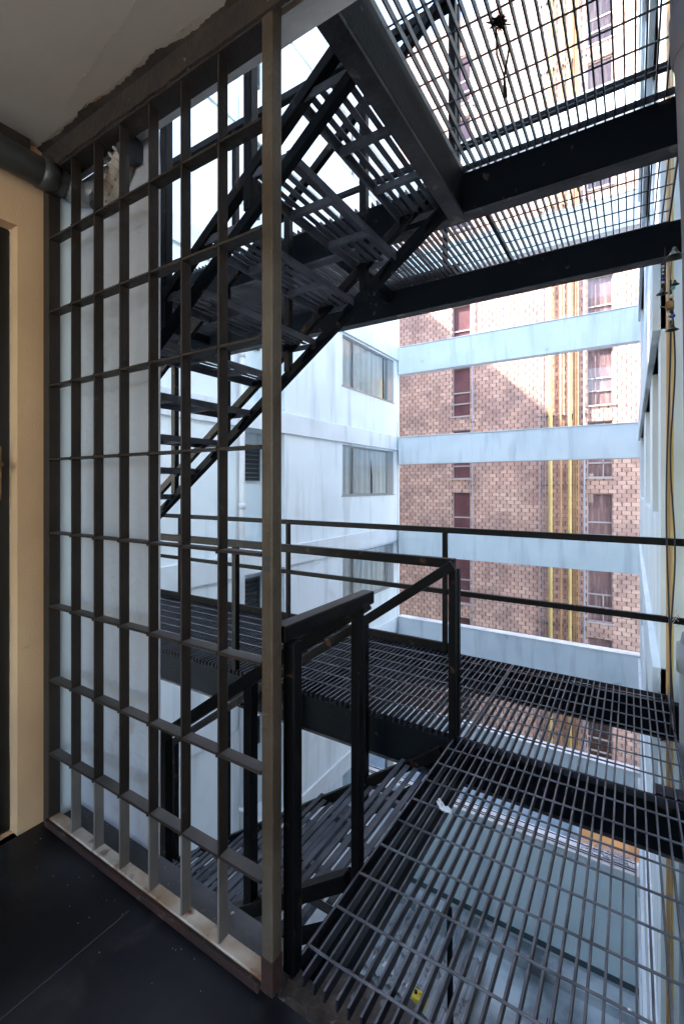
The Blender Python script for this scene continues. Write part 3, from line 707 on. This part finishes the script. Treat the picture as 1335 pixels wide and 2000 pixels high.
# ================================================================== right-hand column, pipes, chime
cp = empty('drain_column', 'grey brown thick drain pipe at the right frame edge beside the overhead beams', 'pipe')
m = MB()
m.tube([(.36,1.6,-.3),(.34,1.6,.3),(.26,1.6,.75),(.215,1.6,1.1),(.208,1.6,1.5),(.203,1.6,2.0),(.190,1.6,2.4),(.176,1.6,2.66),(.172,1.6,4.0)], [.085]*9, 28); m.build('pipe', 'column', cp, smooth=True)
m = MB(); m.tube([(.184,1.6,2.50),(.178,1.6,2.62)], .091, 28); m.build('coupling', 'column', cp, smooth=True, bevel=.004)
cp = empty('drain_column', 'blue grey plastic pipe with coupling rising beside the right end of the walkway', 'pipe')
m = MB(); m.tube([(.265,2.9,-4.5),(.265,2.9,.34),(.268,2.9,.40)], .062, 24); m.build('pipe', 'pvc', cp, smooth=True)
m = MB(); m.tube([(.265,2.9,.36),(.265,2.9,.50)], .074, 24); m.tube([(.265,2.9,.49),(.27,2.9,.53),(.30,2.9,.57),(.45,2.9,.60)], .060, 20); m.build('coupling', 'pvc', cp, smooth=True)
e = empty('gas_pipe', 'rusty yellow brown pipe running down near the right wall edge', 'pipe')
m = MB(); m.tube([(.202,3.70,-9.5),(.202,3.70,4.5)], .013, 10); m.build('pipe', 'ochre', e, smooth=True)
m = MB(); m.tube([(.225,3.72,-4),(.225,3.72,4.5)], .009, 10); m.build('second_pipe', 'yellow', e, smooth=True)
e = empty('black_cable', 'pair of slack black cables hanging beside the yellow brown pipe', 'cable')
for s, off in ((1, 0), (2, .018)):
    m = MB(); pts = []
    for i in range(40):
        z = 2.4 - i*.062; pts.append((.165+off+.010*math.sin(z*3.1*s+s), 3.0, z))
    m.tube(pts, .0042, 6); m.build('strand', 'cable', e, smooth=True)
e = empty('wind_chime', 'little string of bronze bells and coloured beads beside the grey column', 'wind chime')
cy = 1.97
def bell(x, z, s):
    m = MB(); m.lathe((x, cy, z), [(.001,.0),(s*.18,-.02*s*20*.1),(s*.30,-.45*s),(s*.55,-.85*s),(s*.95,-1.15*s),(s*1.02,-1.2*s),(s*.9,-1.19*s),(s*.45,-.8*s)], 18); m.build('bell', 'bellm', e, smooth=True)
bell(.125, 2.135, .030); bell(.090, 2.00, .018); bell(.118, 1.87, .020); bell(.126, 2.02, .014)
m = MB(); m.tube([(.098,cy,2.14),(.095,cy,2.0),(.083,cy,1.99)], .0012, 5); m.tube([(.118,cy,2.12),(.112,cy,1.99),(.112,cy,1.86)], .0012, 5); m.build('string', 'cable', e)
rnd = random.Random(2)
for (x, z, s, mt) in ((.088,2.075,.006,'clear_bead'),(.088,2.062,.006,'clear_bead'),(.088,2.049,.005,'clear_bead'),(.088,2.033,.008,'blue_bead'),(.088,2.019,.006,'clear_bead'),
                      (.116,1.993,.010,'teal_bead'),(.112,1.965,.008,'clear_bead'),(.118,1.895,.008,'blue_bead'),(.106,1.902,.007,'clear_bead'),(.108,1.885,.007,'clear_bead')):
    MB().ball((x+.004,cy,z), s*.78).build('bead', mt, e, smooth=True)
m = MB(); m.box(.100,cy-.008,1.918,.124,cy+.008,1.948); m.build('amber_cube', 'brass', e, bevel=.003)
m = MB(); m.bar((.083,cy,1.972),(.083,cy,1.935),.004,.004); m.bar((.083,cy,1.935),(.1,cy,1.93),.004,.004); m.build('clapper', 'bellm', e)

# wire tie where the middle rail meets the gas pipe
m = MB(); rnd = random.Random(4)
for i in range(5):
    a0 = rnd.random()*6
    pts = [(.215+.03*math.cos(a0+t*.9), YF-.02+.028*math.sin(a0+t*.9), .475+.03*math.sin(t*1.7+i)+rnd.uniform(-.01,.01)) for t in range(9)]
    m.tube(pts, .0016, 5)
for i in range(4):
    m.tube([(.2,YF-.04,.49),(.19+rnd.uniform(-.03,.04),YF-.06,.54+rnd.random()*.05)], .0013, 5)
tag(m.build('wire_tie', 'wire'), 'twisted wire tying the middle rail to the yellow brown pipe', 'wire')

# ================================================================== small loose things
def blob(name, c, s, m, label, cat, seed, n=3):
    b = MB(); rnd = random.Random(seed)
    pts = [Vector(c)+Vector((rnd.uniform(-1,1)*s, rnd.uniform(-1,1)*s*.8, rnd.uniform(0,.5)*s)) for _ in range(n)]
    b.tube(pts, [s*rnd.uniform(.3,.5) for _ in pts], 9)
    o = b.build(name, m, smooth=True); o.modifiers.new('sub', 'SUBSURF').render_levels = 2
    return tag(o, label, cat)
m = MB(); rnd = random.Random(6)
for q in range(4):
    pts = [Vector((-.668+.011*t+rnd.uniform(-.003,.003), 1.790-.006*t+.012*math.sin(t*1.1+q)+rnd.uniform(-.004,.004), .008+.010*abs(math.sin(t*.9+q*1.3)))) for t in range(7)]
    m.tube(pts, [rnd.uniform(.003,.0075) for _ in pts], 8)
tag(m.build('rag', 'rag', smooth=True), 'small twisted white rag caught on the grating bars', 'rag')
blob('paper_scrap', (-.005,1.335,.006), .007, 'rag', 'tiny white scrap on the grating rod near the bottom right', 'litter', 5, 4)
blob('leaf_scrap', (-1.22,.99,.004), .008, 'peel', 'small curled brown leaf on the ledge behind the gate', 'litter', 8, 4)
blob('leaf_scrap', (-1.02,1.0,.004), .009, 'peel', 'second curled leaf on the ledge, nearer the gate post', 'litter', 12, 4)
# dry plant with two dangling strings lying over the upper grating
e = empty('dry_plant', 'dark dried plant head with trailing stems caught in the overhead grating', 'plant')
m = MB(); rnd = random.Random(21)
for i in range(150):
    a, b2 = rnd.random()*6.28, rnd.uniform(-1,1); d = Vector((math.cos(a), math.sin(a), b2*.7)).normalized()
    c0 = Vector((-.395+rnd.uniform(-.012,.012),1.650+rnd.uniform(-.012,.012),2.925)); e1 = Vector((rnd.uniform(-1,1),rnd.uniform(-1,1),rnd.uniform(-1,1)))*.012
    L_ = rnd.uniform(.010,.030); m.tube([c0, c0+d*L_*.6+e1*.5, c0+d*L_+e1], [.0012,rnd.uniform(.0015,.0038),.0006], 4)
m.build('head', 'plant', e)
m = MB()
for s in (-1, 1): m.tube([(-.395+s*.01,1.66,2.92),(-.405+s*.022,1.76,2.915),(-.425,1.87,2.915),(-.443+s*.004,1.97,2.915)], [.003,.004,.004,.005], 6)
m.build('stem', 'plant', e)

# ================================================================== things on the courtyard floor
e = empty('roofing_sheets', 'stack of corrugated metal sheets lying in the courtyard below', 'metal sheets')
for q, (ox, oy, rz, tilt) in enumerate(((-5.3,11.6,-.15,.10),(-4.6,11.9,.08,.14),(-4.0,11.2,-.05,.08))):
    m = MB(); n = 60; W, L = 1.5, 2.0; pr_ = None
    for i in range(n+1):
        x = -W/2+W*i/n; z = .035*math.sin(i*math.pi/3)
        a = m.bm.verts.new((x,-L/2,z)); b2 = m.bm.verts.new((x,L/2,z+tilt*L))
        if pr_: m.bm.faces.new((pr_[0],a,b2,pr_[1]))
        pr_ = (a,b2)
    o = m.build('sheet', 'sheet', e); o.location = (ox,oy,GZ+.12+.07*q); o.rotation_euler = (0,0,rz)
e = tag(MB().bar((-6.0,11.05,GZ+.12),(-4.4,10.75,GZ+.12),.16,.05).build('plank', 'whitepl', bevel=.01), 'long white plank on the courtyard floor near the sheets', 'plank')
e = empty('jerry_can', 'small yellow plastic can standing in the courtyard below', 'can')
MB().box(-4.58,10.42,GZ,-4.22,10.66,GZ+.42).build('body', 'yellowpl', e, bevel=.04)
MB().tube([(-4.50,10.54,GZ+.41),(-4.50,10.54,GZ+.47)], .04, 12).build('cap', 'dark', e)
MB().tube([(-4.40,10.54,GZ+.41),(-4.39,10.54,GZ+.48),(-4.27,10.54,GZ+.48),(-4.26,10.54,GZ+.41)], .018, 8).build('handle', 'yellowpl', e)
def crate(x, y, rz):
    e = bpy.data.objects.new('plastic_crate', None); COL.objects.link(e); e.location = (x,y,GZ); e.rotation_euler = (0,0,rz)
    m = MB()
    for sx in (-.2,.2):
        for sy in (-.15,.15): m.box(sx-.02,sy-.02,0,sx+.02,sy+.02,.30)
    for z in (.02,.15,.28):
        m.bar((-.2,-.15,z),(.2,-.15,z),.02,.04); m.bar((-.2,.15,z),(.2,.15,z),.02,.04); m.bar((-.2,-.15,z),(-.2,.15,z),.02,.04); m.bar((.2,-.15,z),(.2,.15,z),.02,.04)
    m.build('crate_frame', 'dark', e); m = MB()
    for i in range(6): m.box(-.18,-.14+i*.05,.005,.18,-.115+i*.05,.018)
    m.build('crate_base', 'dark', e)
    return e
cr = crate(-5.35,9.9,.1); tag(cr, 'black openwork crate in the courtyard left of the yellow can', 'crate', 'black crates in the courtyard')
for x, y, rz, lb_ in ((-4.75,9.95,.0,'black openwork crate in the courtyard just in front of the yellow can'),(-5.2,9.3,.2,'black openwork crate in the courtyard closest to the building wall, left side'),(-4.5,9.25,-.1,'black openwork crate in the courtyard closest to the building wall, middle'),(-3.7,9.7,.1,'black openwork crate in the courtyard right of the yellow can')):
    k = copy_tree(cr); k.location = (x,y,GZ); k.rotation_euler = (0,0,rz); k['label'] = lb_
e = empty('steel_pole', 'black upright pole standing in the courtyard among the sheets', 'pole')
MB().tube([(-3.16,9.24,GZ),(-3.22,9.3,-7.5)], [.07,.055], 12).build('shaft', 'steel', e, smooth=True)
MB().box(-3.30,9.10,GZ,-3.02,9.38,GZ+.03).build('base_plate', 'steel', e)

m = MB(); rnd = random.Random(77)
for i in range(110):
    x = rnd.uniform(-1.85,-.3); y = .86 - abs(rnd.gauss(0,.09)) if rnd.random() < .55 else rnd.uniform(.955,1.02)
    if y > .86 and x > -.84: continue
    r_ = rnd.uniform(.0005,.0015); m.ball((x,y,r_*.6 + (.0 if y < .9 else -.004)), r_, 4)
tag(m.build('grit', 'peel'), 'scattered pale grit and paint crumbs along the foot of the gate', 'grit', kind='stuff')

e = empty('wall_cable', 'thin dark cable running down the corner edge of the white apartment block', 'cable')
MB().tube([(XL+.075,13.62,z_) for z_ in (-6, -3, .2, 1.0, 2.2, 2.9, 3.4)], .008, 6).build('strand', 'cable', e)

e = empty('floor_drain', 'round dark metal drain cover in the courtyard floor below the grating', 'drain')
MB().tube([(-1.56,11.9,GZ+.001),(-1.56,11.9,GZ+.02)], .22, 24).build('rim', 'frame', e)
m = MB()
for i in range(7): m.box(-1.74+i*.055, 11.74, GZ+.021, -1.715+i*.055, 12.06, GZ+.03)
m.build('slots', 'dark', e)
